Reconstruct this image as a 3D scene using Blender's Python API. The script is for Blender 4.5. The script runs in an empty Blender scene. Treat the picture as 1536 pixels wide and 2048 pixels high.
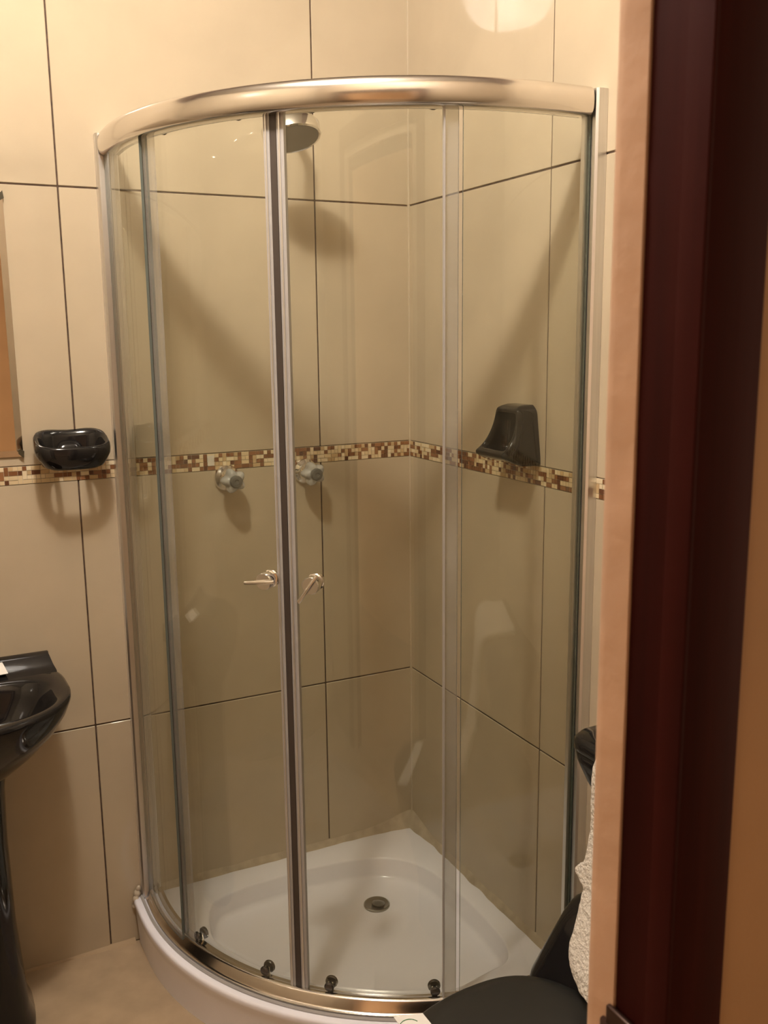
import bpy, bmesh, math, random
from mathutils import Vector, Matrix, noise

random.seed(7)
S = bpy.context.scene
C = bpy.context.collection
PI = math.pi

# ------------------------------------------------------------------ camera
CAM = Vector((-1.1883, -2.2384, 1.5114))
YAW, PITCH, ROLL, FPX = 0.4598, -0.1852, -0.0109, 1898.57
fw = Vector((math.sin(YAW) * math.cos(PITCH), math.cos(YAW) * math.cos(PITCH), math.sin(PITCH)))
rt = Vector((math.cos(YAW), -math.sin(YAW), 0))
up = rt.cross(fw)
r2 = rt * math.cos(ROLL) + up * math.sin(ROLL)
u2 = up * math.cos(ROLL) - rt * math.sin(ROLL)
cam_data = bpy.data.cameras.new('camera')
cam = bpy.data.objects.new('camera', cam_data)
C.objects.link(cam)
M = Matrix.Identity(4)
for i in range(3):
    M[i][0], M[i][1], M[i][2], M[i][3] = r2[i], u2[i], -fw[i], CAM[i]
cam.matrix_world = M
cam_data.sensor_fit = 'VERTICAL'
cam_data.sensor_height = 36.0
cam_data.sensor_width = 27.0
cam_data.lens = FPX * 36.0 / 2048.0
cam_data.clip_start = 0.02
cam_data.dof.use_dof = True
cam_data.dof.focus_distance = 2.05
cam_data.dof.aperture_fstop = 12.0
S.camera = cam

# ------------------------------------------------------------------ world, exposure
w = bpy.data.worlds.new('world')
S.world = w
w.use_nodes = True
bg = w.node_tree.nodes['Background']
bg.inputs[0].default_value = (1.0, 0.72, 0.48, 1)
bg.inputs[1].default_value = 2.3
S.view_settings.view_transform = 'Standard'
S.view_settings.look = 'None'
S.view_settings.gamma = 1.0
S.view_settings.use_curve_mapping = False
S.view_settings.exposure = 0.0
S.cycles.max_bounces = 5
S.cycles.glossy_bounces = 3
S.cycles.diffuse_bounces = 3
S.cycles.transmission_bounces = 6
S.cycles.transparent_max_bounces = 14
LAMP = Vector((-1.0, -1.06, 2.74))
LAMP_COL = (1.0, 0.91, 0.80)
BOWL_E, BULB_E = 71.0, 1420.0


# ------------------------------------------------------------------ materials
def mat(name, col, rough=0.5, metal=0.0, noise_scale=0, noise_amt=0.0, bump=0.0, bump_scale=30.0, coat=0.0,
        trans=0.0, spec=0.5, stretch=None, detail=4.0, sheen=0.0, ior=1.5):
    m = bpy.data.materials.new(name)
    m.use_nodes = True
    nt = m.node_tree
    b = nt.nodes['Principled BSDF']
    b.inputs['Base Color'].default_value = (*col, 1)
    b.inputs['Roughness'].default_value = rough
    b.inputs['Metallic'].default_value = metal
    b.inputs['Coat Weight'].default_value = coat
    b.inputs['Coat Roughness'].default_value = 0.04
    b.inputs['Transmission Weight'].default_value = trans
    b.inputs['Specular IOR Level'].default_value = spec
    b.inputs['Sheen Weight'].default_value = sheen
    b.inputs['IOR'].default_value = ior
    tc = nt.nodes.new('ShaderNodeTexCoord')
    src = tc.outputs['Object']
    if stretch:
        mp = nt.nodes.new('ShaderNodeMapping')
        mp.inputs['Scale'].default_value = stretch
        nt.links.new(src, mp.inputs['Vector'])
        src = mp.outputs['Vector']
    if noise_amt:
        n = nt.nodes.new('ShaderNodeTexNoise')
        n.inputs['Scale'].default_value = noise_scale
        n.inputs['Detail'].default_value = detail
        nt.links.new(src, n.inputs['Vector'])
        cr = nt.nodes.new('ShaderNodeValToRGB')
        cr.color_ramp.elements[0].position = 0.3
        cr.color_ramp.elements[1].position = 0.7
        cr.color_ramp.elements[0].color = (*[max(0, c * (1 - noise_amt)) for c in col], 1)
        cr.color_ramp.elements[1].color = (*[min(1, c * (1 + noise_amt)) for c in col], 1)
        nt.links.new(n.outputs['Fac'], cr.inputs['Fac'])
        nt.links.new(cr.outputs['Color'], b.inputs['Base Color'])
    if bump:
        n2 = nt.nodes.new('ShaderNodeTexNoise')
        n2.inputs['Scale'].default_value = bump_scale
        n2.inputs['Detail'].default_value = 6.0
        nt.links.new(src, n2.inputs['Vector'])
        bp = nt.nodes.new('ShaderNodeBump')
        bp.inputs['Strength'].default_value = bump
        bp.inputs['Distance'].default_value = 0.01
        nt.links.new(n2.outputs['Fac'], bp.inputs['Height'])
        nt.links.new(bp.outputs['Normal'], b.inputs['Normal'])
    return m


def emit(name, col, strength):
    m = bpy.data.materials.new(name)
    m.use_nodes = True
    nt = m.node_tree
    nt.nodes.clear()
    e = nt.nodes.new('ShaderNodeEmission')
    e.inputs[0].default_value = (*col, 1)
    e.inputs[1].default_value = strength
    o = nt.nodes.new('ShaderNodeOutputMaterial')
    nt.links.new(e.outputs[0], o.inputs[0])
    return m


def glass_mat(name, tint, ior=1.5, haze=0.0):
    """clear sheet glass: tinted straight-through light mixed with a Fresnel mirror reflection"""
    m = bpy.data.materials.new(name)
    m.use_nodes = True
    nt = m.node_tree
    nt.nodes.clear()
    t = nt.nodes.new('ShaderNodeBsdfTransparent')
    t.inputs[0].default_value = (*tint, 1)
    g = nt.nodes.new('ShaderNodeBsdfGlossy')
    g.inputs['Roughness'].default_value = 0.015
    g.inputs[0].default_value = (0.95, 0.97, 0.95, 1)
    fr = nt.nodes.new('ShaderNodeFresnel')
    # light enters and leaves the sheet unbent, so both faces reflect like the outer one
    ge = nt.nodes.new('ShaderNodeNewGeometry')
    mr = nt.nodes.new('ShaderNodeMapRange')
    mr.inputs['To Min'].default_value = ior
    mr.inputs['To Max'].default_value = 1.0 / ior
    nt.links.new(ge.outputs['Backfacing'], mr.inputs['Value'])
    nt.links.new(mr.outputs['Result'], fr.inputs[0])
    mx = nt.nodes.new('ShaderNodeMixShader')
    nt.links.new(fr.outputs[0], mx.inputs[0])
    nt.links.new(t.outputs[0], mx.inputs[1])
    nt.links.new(g.outputs[0], mx.inputs[2])
    out = mx
    if haze:
        d = nt.nodes.new('ShaderNodeBsdfDiffuse')
        d.inputs[0].default_value = (0.8, 0.8, 0.78, 1)
        n = nt.nodes.new('ShaderNodeTexNoise')
        n.inputs['Scale'].default_value = 9.0
        n.inputs['Detail'].default_value = 5.0
        tc = nt.nodes.new('ShaderNodeTexCoord')
        nt.links.new(tc.outputs['Object'], n.inputs['Vector'])
        ml = nt.nodes.new('ShaderNodeMath')
        ml.operation = 'MULTIPLY'
        ml.inputs[1].default_value = haze * 2
        nt.links.new(n.outputs['Fac'], ml.inputs[0])
        m2 = nt.nodes.new('ShaderNodeMixShader')
        nt.links.new(ml.outputs[0], m2.inputs[0])
        nt.links.new(mx.outputs[0], m2.inputs[1])
        nt.links.new(d.outputs[0], m2.inputs[2])
        out = m2
    o = nt.nodes.new('ShaderNodeOutputMaterial')
    nt.links.new(out.outputs[0], o.inputs[0])
    return m


MT = {}
TILE = (0.49, 0.405, 0.29)
MT['tile'] = mat('cream_wall_tile', TILE, 0.032, noise_scale=5, noise_amt=0.05, bump=0.005, bump_scale=55, detail=8)
MT['grout'] = mat('dark_grout', (0.075, 0.045, 0.028), 0.9, noise_scale=60, noise_amt=0.4)
MT['corner'] = mat('pale_corner_grout', (0.55, 0.46, 0.34), 0.6)
MT['floor'] = mat('beige_floor_tile', (0.42, 0.31, 0.20), 0.35, noise_scale=12, noise_amt=0.12, bump=0.04, bump_scale=25)
MT['floor_grout'] = mat('floor_grout', (0.40, 0.29, 0.18), 0.9)
MT['ceiling'] = mat('ceiling_paint', (0.55, 0.50, 0.43), 0.8)
MT['plaster'] = mat('pinkish_plaster', (0.46, 0.29, 0.19), 0.7, noise_scale=18, noise_amt=0.06, bump=0.25, bump_scale=22)
MT['hall'] = mat('tan_hall_paint', (0.30, 0.185, 0.09), 0.7, noise_scale=8, noise_amt=0.05, bump=0.06, bump_scale=60)
MT['hall2'] = mat('light_tan_hall_paint', (0.85, 0.62, 0.39), 0.7, noise_scale=8, noise_amt=0.04)
MT['inner'] = mat('darkened_inner_face', (0.36, 0.28, 0.19), 0.5, noise_scale=8, noise_amt=0.05)  # unseen inner face, tone made dark to weaken its reflection in the glass
MT['mahogany'] = mat('dark_mahogany', (0.024, 0.0035, 0.0025), 0.6, spec=0.05, noise_scale=26, noise_amt=0.35,
                     stretch=(1.0, 1.0, 0.05), bump=0.06, bump_scale=40)
MT['chrome'] = mat('chrome', (0.86, 0.84, 0.82), 0.10, 1.0)
MT['satin'] = mat('satin_chrome_rail', (0.80, 0.76, 0.72), 0.17, 1.0)
MT['alu'] = mat('brushed_aluminium', (0.74, 0.73, 0.72), 0.34, 1.0, stretch=(40, 40, 1), noise_scale=4, noise_amt=0.05)
MT['glass'] = glass_mat('green_tinted_shower_glass', (0.951, 0.961, 0.930), 1.48)
MT['glass_edge'] = mat('glass_edge', (0.10, 0.115, 0.10), 0.2, 0.0)
MT['seal'] = mat('translucent_vinyl_seal', (0.50, 0.475, 0.46), 0.3, trans=0.25)
MT['magnet'] = mat('dark_magnet_strip', (0.055, 0.042, 0.035), 0.4)
MT['acrylic_tray'] = mat('white_acrylic', (0.90, 0.885, 0.96), 0.16, noise_scale=6, noise_amt=0.03)
MT['caulk'] = mat('beige_sealant', (0.46, 0.38, 0.28), 0.7, noise_scale=30, noise_amt=0.15, bump=0.3, bump_scale=60)
MT['black'] = mat('black_glazed_ceramic', (0.010, 0.009, 0.009), 0.07, spec=0.38)
MT['black2'] = mat('black_satin_lid', (0.018, 0.018, 0.017), 0.33)
MT['towel'] = mat('white_terry', (0.80, 0.74, 0.66), 0.95, noise_scale=120, noise_amt=0.08, bump=0.8, bump_scale=160)
MT['filler'] = mat('white_filler', (0.62, 0.58, 0.50), 0.7, noise_scale=80, noise_amt=0.1)
MT['paper'] = mat('white_paper', (0.85, 0.82, 0.78), 0.6)
MT['green_ink'] = mat('green_ink', (0.10, 0.25, 0.12), 0.6)
MT['acrylic'] = mat('clear_acrylic_knob', (0.82, 0.80, 0.76), 0.14, trans=0.55, ior=1.45)
MT['cap'] = mat('grey_knob_cap', (0.16, 0.155, 0.14), 0.3, 0.3)
MT['nozzle'] = mat('grey_nozzle_plate', (0.20, 0.175, 0.145), 0.45)
MT['roller'] = mat('dark_roller', (0.10, 0.09, 0.08), 0.25, 0.7)
MT['drain'] = mat('drain_metal', (0.34, 0.33, 0.30), 0.3, 0.9)
MT['mirror'] = mat('mirror_silver', (0.88, 0.84, 0.78), 0.03, 1.0)
MT['clip'] = mat('dark_clip', (0.05, 0.04, 0.02), 0.4)
MT['white'] = mat('white_enamel', (0.85, 0.83, 0.80), 0.4)
MT['bronze'] = mat('dark_bronze_plate', (0.045, 0.022, 0.015), 0.35, 0.6)
MT['bulb'] = emit('lamp_bulb_light', LAMP_COL, BULB_E)


def bowl_mat():
    m = bpy.data.materials.new('frosted_lamp_bowl')
    m.use_nodes = True
    nt = m.node_tree
    nt.nodes.clear()
    e = nt.nodes.new('ShaderNodeEmission')
    e.inputs[0].default_value = (*LAMP_COL, 1)
    e.inputs[1].default_value = BOWL_E
    t = nt.nodes.new('ShaderNodeBsdfTransparent')
    mx = nt.nodes.new('ShaderNodeMixShader')
    mx.inputs[0].default_value = 0.45
    nt.links.new(e.outputs[0], mx.inputs[1])
    nt.links.new(t.outputs[0], mx.inputs[2])
    o = nt.nodes.new('ShaderNodeOutputMaterial')
    nt.links.new(mx.outputs[0], o.inputs[0])
    return m


MT['bowl'] = bowl_mat()
CHIP = []
for i, c in enumerate([(0.66, 0.52, 0.32), (0.74, 0.62, 0.42), (0.52, 0.37, 0.20), (0.20, 0.085, 0.035),
                       (0.27, 0.125, 0.055), (0.12, 0.05, 0.025)]):
    CHIP.append(mat('mosaic_glaze_%d' % i, c, 0.15))


# ------------------------------------------------------------------ helpers
def me(name, verts, faces, smooth=False, mats=(), fm=None):
    d = bpy.data.meshes.new(name)
    d.from_pydata([tuple(v) for v in verts], [], faces)
    for m in mats:
        d.materials.append(m)
    if fm:
        d.polygons.foreach_set('material_index', fm)
    if smooth:
        d.polygons.foreach_set('use_smooth', [True] * len(d.polygons))
    d.update()
    return d


def ob(name, data, parent=None, loc=None):
    o = bpy.data.objects.new(name, data)
    C.objects.link(o)
    if parent is not None:
        o.parent = parent
    if loc is not None:
        o.location = loc
    return o


def tag(o, label=None, cat=None, group=None, kind=None):
    if label:
        o['label'] = label
    if cat:
        o['category'] = cat
    if group:
        o['group'] = group
    if kind:
        o['kind'] = kind
    return o


def thing(name, label, cat, loc=(0, 0, 0), group=None):
    o = ob(name, None, None, loc)
    o.empty_display_size = 0.05
    return tag(o, label, cat, group)


def box_vf(x0, x1, y0, y1, z0, z1):
    v = [(x0, y0, z0), (x1, y0, z0), (x1, y1, z0), (x0, y1, z0), (x0, y0, z1), (x1, y0, z1), (x1, y1, z1), (x0, y1, z1)]
    f = [(0, 3, 2, 1), (4, 5, 6, 7), (0, 1, 5, 4), (1, 2, 6, 5), (2, 3, 7, 6), (3, 0, 4, 7)]
    return v, f


def bevbox(name, x0, x1, y0, y1, z0, z1, m, bev=0.0, seg=2, off=(0, 0, 0)):
    x0, x1 = sorted((x0, x1)); y0, y1 = sorted((y0, y1)); z0, z1 = sorted((z0, z1))
    bm = bmesh.new()
    v, f = box_vf(x0 - off[0], x1 - off[0], y0 - off[1], y1 - off[1], z0 - off[2], z1 - off[2])
    vs = [bm.verts.new(p) for p in v]
    for q in f:
        bm.faces.new([vs[i] for i in q])
    if bev:
        bmesh.ops.bevel(bm, geom=list(bm.edges), offset=bev, segments=seg, affect='EDGES', profile=0.6)
    d = bpy.data.meshes.new(name)
    bm.to_mesh(d)
    bm.free()
    d.materials.append(m)
    if bev and seg > 1:
        d.polygons.foreach_set('use_smooth', [True] * len(d.polygons))
        try:
            d.set_sharp_from_angle(angle=math.radians(50))
        except Exception:
            pass
    return d


def loft(name, rings, m, caps=(True, True), smooth=True, closed=True, sharp=40):
    n = len(rings[0])
    v = [p for r in rings for p in r]
    f = []
    for i in range(len(rings) - 1):
        for j in range(n if closed else n - 1):
            a, b = i * n + j, i * n + (j + 1) % n
            f.append((a, b, b + n, a + n))
    if caps[0]:
        f.append(tuple(reversed(range(n))))
    if caps[1]:
        f.append(tuple(range((len(rings) - 1) * n, len(rings) * n)))
    d = me(name, v, f, smooth, [m])
    bm = bmesh.new()
    bm.from_mesh(d)
    bmesh.ops.recalc_face_normals(bm, faces=bm.faces)
    bm.to_mesh(d)
    bm.free()
    if smooth and sharp:
        try:
            d.set_sharp_from_angle(angle=math.radians(sharp))
        except Exception:
            pass
    return d


def frame_of(axis):
    a = Vector(axis).normalized()
    t = Vector((0, 0, 1)) if abs(a.z) < 0.9 else Vector((1, 0, 0))
    e1 = a.cross(t).normalized()
    return a, e1, a.cross(e1)


def lathe(name, prof, m, org=(0, 0, 0), axis=(0, 0, 1), n=32, lobes=0, lobe_amp=0.0, sharp=40):
    """prof: (radius, distance along axis); lobes scallop the rim"""
    a, e1, e2 = frame_of(axis)
    o = Vector(org)
    rings = []
    for r, h in prof:
        ring = []
        for k in range(n):
            th = 2 * PI * k / n
            rr = r * (1 + lobe_amp * math.cos(lobes * th)) if lobes else r
            ring.append(o + a * h + e1 * (rr * math.cos(th)) + e2 * (rr * math.sin(th)))
        rings.append(ring)
    return loft(name, rings, m, sharp=sharp)


def tube(name, pts, rad, m, n=16):
    rings = []
    pts = [Vector(p) for p in pts]
    for i, p in enumerate(pts):
        t = (pts[min(i + 1, len(pts) - 1)] - pts[max(i - 1, 0)]).normalized()
        ref = Vector((1, 0, 0)) if abs(t.x) < 0.8 else Vector((0, 0, 1))
        e1 = t.cross(ref).normalized()
        e2 = t.cross(e1)
        r = rad[i] if isinstance(rad, (list, tuple)) else rad
        rings.append([p + e1 * (r * math.cos(2 * PI * k / n)) + e2 * (r * math.sin(2 * PI * k / n)) for k in range(n)])
    return loft(name, rings, m)


# ------------------------------------------------------------------ the room shell
ZC = 2.82
XL = -2.0
YF = -1.695            # inner face of the doorway wall
YO = -1.78             # outer face
XR = -0.7325             # right side of the doorway
XO = -1.52             # left side of the doorway
DH = 2.08
GR = 0.0035
REC = 0.0022           # how far the grout lies behind the tile face
TT = 0.009


def add_tiles(wall, plane, us, zs, skip=None):
    """600 x 600 tiles standing proud of the grout; plane 'A' is y=0, 'B' is x=0"""
    for i in range(len(us) - 1):
        for j in range(len(zs) - 1):
            (z0, z1) = zs[j]
            u0, u1 = us[i] + GR / 2, us[i + 1] - GR / 2
            if us[i + 1] >= 0:
                u1 = -0.0015
            c = ((u0 + u1) / 2, (z0 + z1) / 2)
            hu, hz = (u1 - u0) / 2, (z1 - z0) / 2
            if plane == 'A':
                d = bevbox('wall_tile', -hu, hu, 0, TT, -hz, hz, MT['tile'], 0.0012, 1)
                ob('wall_tile', d, wall, (c[0], 0, c[1]))
            else:
                d = bevbox('wall_tile', 0, TT, -hu, hu, -hz, hz, MT['tile'], 0.0012, 1)
                ob('wall_tile', d, wall, (0, c[0], c[1]))


ZL, ZB0, ZB1, ZU = 0.594, 1.1905, 1.2305, 1.8338
zrows = [(0.0, ZL - GR / 2), (ZL + GR / 2, ZB0 - 0.001), (ZB1 + 0.0015, ZU - GR / 2), (ZU + GR / 2, 2.434 - GR / 2), (2.434 + GR / 2, ZC)]
wall_back = ob('wall_back', bevbox('wall_back', XL - 0.1, 0.1, REC, 0.12, -0.05, ZC + 0.05, MT['grout']))
tag(wall_back, 'cream tiled wall behind the shower with dark grout lines', kind='structure')
add_tiles(wall_back, 'A', [XL, -1.46, -0.8599, -0.2591, 0.0], zrows)
wall_right = ob('wall_right', bevbox('wall_right', REC, 0.12, YO, 0.002, -0.05, ZC + 0.05, MT['grout']))
tag(wall_right, 'cream tiled wall on the right side of the shower', kind='structure')
add_tiles(wall_right, 'B', [YF, -1.2085, -0.607, 0.0], zrows)
# pale grout filling the vertical corner
ob('corner_grout', bevbox('corner_grout', -0.003, 0.004, -0.003, 0.004, 0, ZC, MT['corner']), wall_right)


# mosaic border, chips about one centimetre
def mosaic(wall, plane, u_lo, u_keep):
    if plane == 'A':
        strip = bevbox('mosaic_border', u_lo, 0, 0.0008, 0.006, ZB0, ZB1, MT['corner'])
    else:
        strip = bevbox('mosaic_border', 0.0008, 0.006, u_lo, 0, ZB0, ZB1, MT['corner'])
    border = ob('mosaic_border', strip, wall)
    tag(border, 'band of cream and brown mosaic chips')
    cw, rows = 0.0096, 4
    rh = (ZB1 - ZB0) / rows
    ncol = int(-u_lo / cw)
    taken = set()
    cells = []
    rnd = random.Random(3 if plane == 'A' else 11)
    for c in range(ncol):
        for r in range(rows):
            if (c, r) in taken:
                continue
            wd, hh = 1, 1
            x = rnd.random()
            if x < 0.24 and (c + 1, r) not in taken and c + 1 < ncol:
                wd = 2
            elif x < 0.36 and r + 1 < rows and (c, r + 1) not in taken:
                hh = 2
            for a in range(wd):
                for b in range(hh):
                    taken.add((c + a, r + b))
            k = rnd.choices(range(6), (24, 17, 12, 19, 18, 10))[0]
            cells.append((c, r, wd, hh, k))
    cache = {}
    count = 0
    sv, sf, sm = [], [], []
    for (c, r, wd, hh, k) in cells:
        u = -(c + wd / 2) * cw
        z = ZB0 + (r + hh / 2) * rh
        g = 0.0005
        a, b = wd * cw / 2 - g, hh * rh / 2 - g
        if u > u_keep and count < 300:
            key = (wd, hh, k)
            if key not in cache:
                if plane == 'A':
                    cache[key] = bevbox('mosaic_chip', -a, a, -0.0009, 0.003, -b, b, CHIP[k])
                else:
                    cache[key] = bevbox('mosaic_chip', -0.0009, 0.003, -a, a, -b, b, CHIP[k])
            ob('mosaic_chip', cache[key], border, (u, 0, z) if plane == 'A' else (0, u, z))
            count += 1
        else:
            if plane == 'A':
                v, f = box_vf(u - a, u + a, -0.0009, 0.003, z - b, z + b)
            else:
                v, f = box_vf(-0.0009, 0.003, u - a, u + a, z - b, z + b)
            n0 = len(sv)
            sv += v
            sf += [tuple(i + n0 for i in q) for q in f]
            sm += [k] * 6
    if sv:
        o = ob('mosaic_chips', me('mosaic_chips', sv, sf, False, CHIP, sm), border)
        o['kind'] = 'stuff'


mosaic(wall_back, 'A', XL, -1.12)
mosaic(wall_right, 'B', YF, -0.90)
fp = bevbox('filler_patch', -0.0085, 0.0085, -0.0014, 0.002, -0.0125, 0.0125, MT['filler'], 0.0004, 1)
fpo = ob('filler_patch', fp, wall_back, (-0.548, 0, 1.2135))
tag(fpo, 'white filler patch on the mosaic')

wall_left = ob('wall_left', bevbox('wall_left', XL - 0.12, XL, YO, 0.12, -0.05, ZC + 0.05, MT['tile']))
tag(wall_left, 'cream wall on the left side of the bathroom', kind='structure')

# doorway wall: plaster on the reveal, darkened finish on the inner side, tan paint on the outer side
def doorway_wall():
    v, f, fm = [], [], []

    def bx(*a, mi=0):
        vv, ff = box_vf(*a)
        n0 = len(v)
        v.extend(vv)
        f.extend([tuple(i + n0 for i in q) for q in ff])
        for k in range(6):
            fm.append(1 if k == 2 else 2 if k == 4 else 0)      # k=2 faces the hall, k=4 the bathroom
    bx(XR, 1.6, YO, YF, -0.05, ZC + 0.05)
    bx(-3.2, XO, YO, YF, -0.05, ZC + 0.05)
    bx(XO, XR, YO, YF, DH, ZC + 0.05)
    return me('wall_front', v, f, False, [MT['plaster'], MT['hall'], MT['inner']], fm)


wall_front = ob('wall_front', doorway_wall())
tag(wall_front, 'pinkish plastered doorway wall at the right edge of the picture', kind='structure')
# rounded plaster nosing along the doorway reveal
def nosing():
    rings = []
    N = 90
    for i in range(N + 1):
        z = i / N * DH
        ring = []
        for (dx, dy) in [(0.02, 0.0), (-0.004, 0.0), (-0.008, -0.002), (-0.0105, -0.006), (-0.0105, -0.012), (-0.0082, -0.0325), (0.02, -0.0325)]:
            wob = 0.0011 * noise.noise(Vector((dx * 60, dy * 60, z * 9))) + 0.0007 * noise.noise(Vector((3, dy * 90, z * 30)))
            ring.append((XR + dx + (wob if dx < 0 else 0), YF + dy + (wob if dx < 0 else 0), z))
        rings.append(ring)
    return loft('plaster_reveal', rings, MT['plaster'], sharp=70)


ob('plaster_reveal', nosing(), wall_front)

floor = ob('floor', bevbox('floor', XL - 0.1, 0.1, YO, 0.1, -0.06, -0.0025, MT['floor_grout']))
tag(floor, 'beige tiled bathroom floor', kind='structure')
fx = [XL, -1.75, -1.15, -0.55, 0.0]
fy = [YF, -1.15, -0.55, 0.0]
for i in range(4):
    for j in range(3):
        cx, cy = (fx[i] + fx[i + 1]) / 2, (fy[j] + fy[j + 1]) / 2
        hx, hy = (fx[i + 1] - fx[i]) / 2 - 0.0015, (fy[j + 1] - fy[j]) / 2 - 0.0015
        ob('floor_tile', bevbox('floor_tile', -hx, hx, -hy, hy, -0.008, 0, MT['floor'], 0.001, 1), floor, (cx, cy, 0))
# uneven mortar bead where the floor meets the tiled wall
def mortar():
    rings = []
    N = 60
    for i in range(N + 1):
        x = -1.5 + 0.7 * i / N
        k = 0.005 + 0.003 * noise.noise(Vector((x * 14, 2, 0))) + 0.007 * max(0, (x + 0.95) / 0.15) * (0.6 + 0.4 * noise.noise(Vector((x * 30, 0, 5))))
        rings.append([(x, 0.001, 0), (x, -k * 1.5, -0.001), (x, -k * 1.2, 0.003), (x, -k * 0.5, k * 0.55), (x, 0.001, k)])
    return loft('mortar_bead', rings, MT['floor_grout'], sharp=80)


ob('mortar_bead', mortar(), floor)

ceiling = ob('ceiling', bevbox('ceiling', XL - 0.1, 0.1, YO, 0.1, ZC, ZC + 0.08, MT['ceiling']))
tag(ceiling, 'pale painted bathroom ceiling', kind='structure')
# the hall the photograph is taken from
tag(ob('wall_hall', bevbox('wall_hall', -3.2, 1.6, -3.32, -3.2, -0.05, ZC, MT['hall2'])), 'tan painted hall wall facing the doorway', kind='structure')
tag(ob('floor_hall', bevbox('floor_hall', -3.2, 1.6, -3.3, YO, -0.06, -0.002, MT['floor'])), 'beige hall floor outside the bathroom', kind='structure')
tag(ob('ceiling_hall', bevbox('ceiling_hall', -3.2, 1.6, -3.3, YO, ZC, ZC + 0.08, MT['ceiling'])), 'pale hall ceiling', kind='structure')

# dark wooden door frame in the doorway
door = ob('door_1', bevbox('door_jamb', XR - 0.006, XR + 0.0465, YO - 0.004, YF - 0.032, 0, DH + 0.01, MT['mahogany'], 0.0015, 2))
tag(door, 'dark mahogany door frame in the doorway', kind='structure')
ob('door_stop', bevbox('door_stop', XR - 0.0085, XR - 0.004, YO - 0.004, -1.762, 0, DH - 0.02, MT['mahogany'], 0.001, 2), door)
ob('door_jamb', bevbox('door_jamb', XO - 0.03, XO + 0.008, YO - 0.004, YF - 0.032, 0, DH + 0.01, MT['mahogany'], 0.0015, 2), door)
ob('frame_head', bevbox('frame_head', XO + 0.008, XR - 0.008, YO - 0.004, YF - 0.032, DH - 0.03, DH + 0.01, MT['mahogany'], 0.0015, 2), door)
for (x0, x1, z0, z1) in [(XR + 0.036, XR + 0.106, 0, DH + 0.10), (XO - 0.106, XO - 0.036, 0, DH + 0.10), (XO - 0.036, XR + 0.036, DH + 0.03, DH + 0.10)]:  # casing added out of view to darken reflections in the glass and rail
    ob('added_casing', bevbox('added_casing', x0, x1, YF + 0.001, YF + 0.014, z0, z1, MT['mahogany'], 0.003, 2), door)
sp = ob('strike_plate', bevbox('strike_plate', XR - 0.0125, XR - 0.0075, -1.752, -1.7235, 0.86, 0.995, MT['bronze'], 0.002, 3), door)
ob('strike_lip', lathe('strike_lip', [(0.0, -0.05), (0.006, -0.05), (0.007, 0), (0.006, 0.05), (0, 0.05)], MT['bronze'], (XR - 0.010, -1.724, 0.93), (0, 0, 1), 16), sp)
ob('screw', lathe('screw', [(0.0, 0), (0.004, 0), (0.003, 0.0015), (0, 0.002)], MT['chrome'], (XR - 0.0125, -1.741, 0.975), (-1, 0, 0), 12), sp)

# ------------------------------------------------------------------ shower tray and enclosure plan
CX = CY = -0.08


def arc_path(off, n=48, ext=0.0):
    """plan curve from wall B (x=0) round to wall A (y=0) at distance off from the walls"""
    R = off + CX
    pts = [Vector((-ext, -off)), Vector((-0.04, -off))] if True else []
    for i in range(n + 1):
        th = PI / 2 - (PI / 2) * i / n
        pts.append(Vector((CX - R * math.cos(th), CY - R * math.sin(th))))
    pts += [Vector((-off, -0.04)), Vector((-off, -ext))]
    return pts


def sweep_plan(name, path, section, m, sharp=40):
    """section: list of (outward, z)"""
    rings = []
    for i, p in enumerate(path):
        t = (path[min(i + 1, len(path) - 1)] - path[max(i - 1, 0)]).normalized()
        nrm = Vector((t.y, -t.x))
        if nrm.dot(p - Vector((CX, CY))) < 0:
            nrm = -nrm
        rings.append([(p.x + nrm.x * a, p.y + nrm.y * a, z) for a, z in section])
    return loft(name, rings, m, sharp=sharp)


RIM = 0.122
# --- tray
def ray_poly(poly, c, th):
    d = Vector((math.cos(th), math.sin(th)))
    best = 0
    for i in range(len(poly)):
        a, b = poly[i] - c, poly[(i + 1) % len(poly)] - c
        e = b - a
        den = d.x * e.y - d.y * e.x
        if abs(den) < 1e-12:
            continue
        t = (a.x * e.y - a.y * e.x) / den
        s = (a.x * d.y - a.y * d.x) / den
        if t > 0 and -1e-9 <= s <= 1 + 1e-9:
            best = max(best, t)
    return best


def chaikin(p, k):
    for _ in range(k):
        q = []
        for i in range(len(p)):
            a, b = p[i], p[(i + 1) % len(p)]
            q += [a * 0.75 + b * 0.25, a * 0.25 + b * 0.75]
        p = q
    return p


outer = [Vector((-0.0015, -0.0015))] + [Vector((min(p.x, -0.0015), min(p.y, -0.0015))) for p in arc_path(0.80)]
inn = [Vector((-0.058, -0.36)), Vector((-0.075, -0.22)), Vector((-0.12, -0.145)), Vector((-0.215, -0.098)), Vector((-0.37, -0.082)),
       Vector((-0.52, -0.086)), Vector((-0.625, -0.105)), Vector((-0.655, -0.17))]
for i in range(1, 16):
    th = math.radians(12 + (78 - 12) * i / 16)
    inn.append(Vector((CX - 0.615 * math.cos(th), CY - 0.615 * math.sin(th))))
inn += [Vector((-0.17, -0.655)), Vector((-0.085, -0.645)), Vector((-0.056, -0.55))]
inn = chaikin(inn, 2)
BC = Vector((-0.35, -0.35))
angs = sorted(set([2 * PI * k / 144 for k in range(144)] + [PI / 4]))
DRP = Vector((-0.224, -0.224))


def tray_ring(poly, scale, z, push=0.0):
    ring = []
    for th in angs:
        t = ray_poly(poly, BC, th) * scale - push
        ring.append((BC.x + t * math.cos(th), BC.y + t * math.sin(th), z))
    return ring


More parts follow.
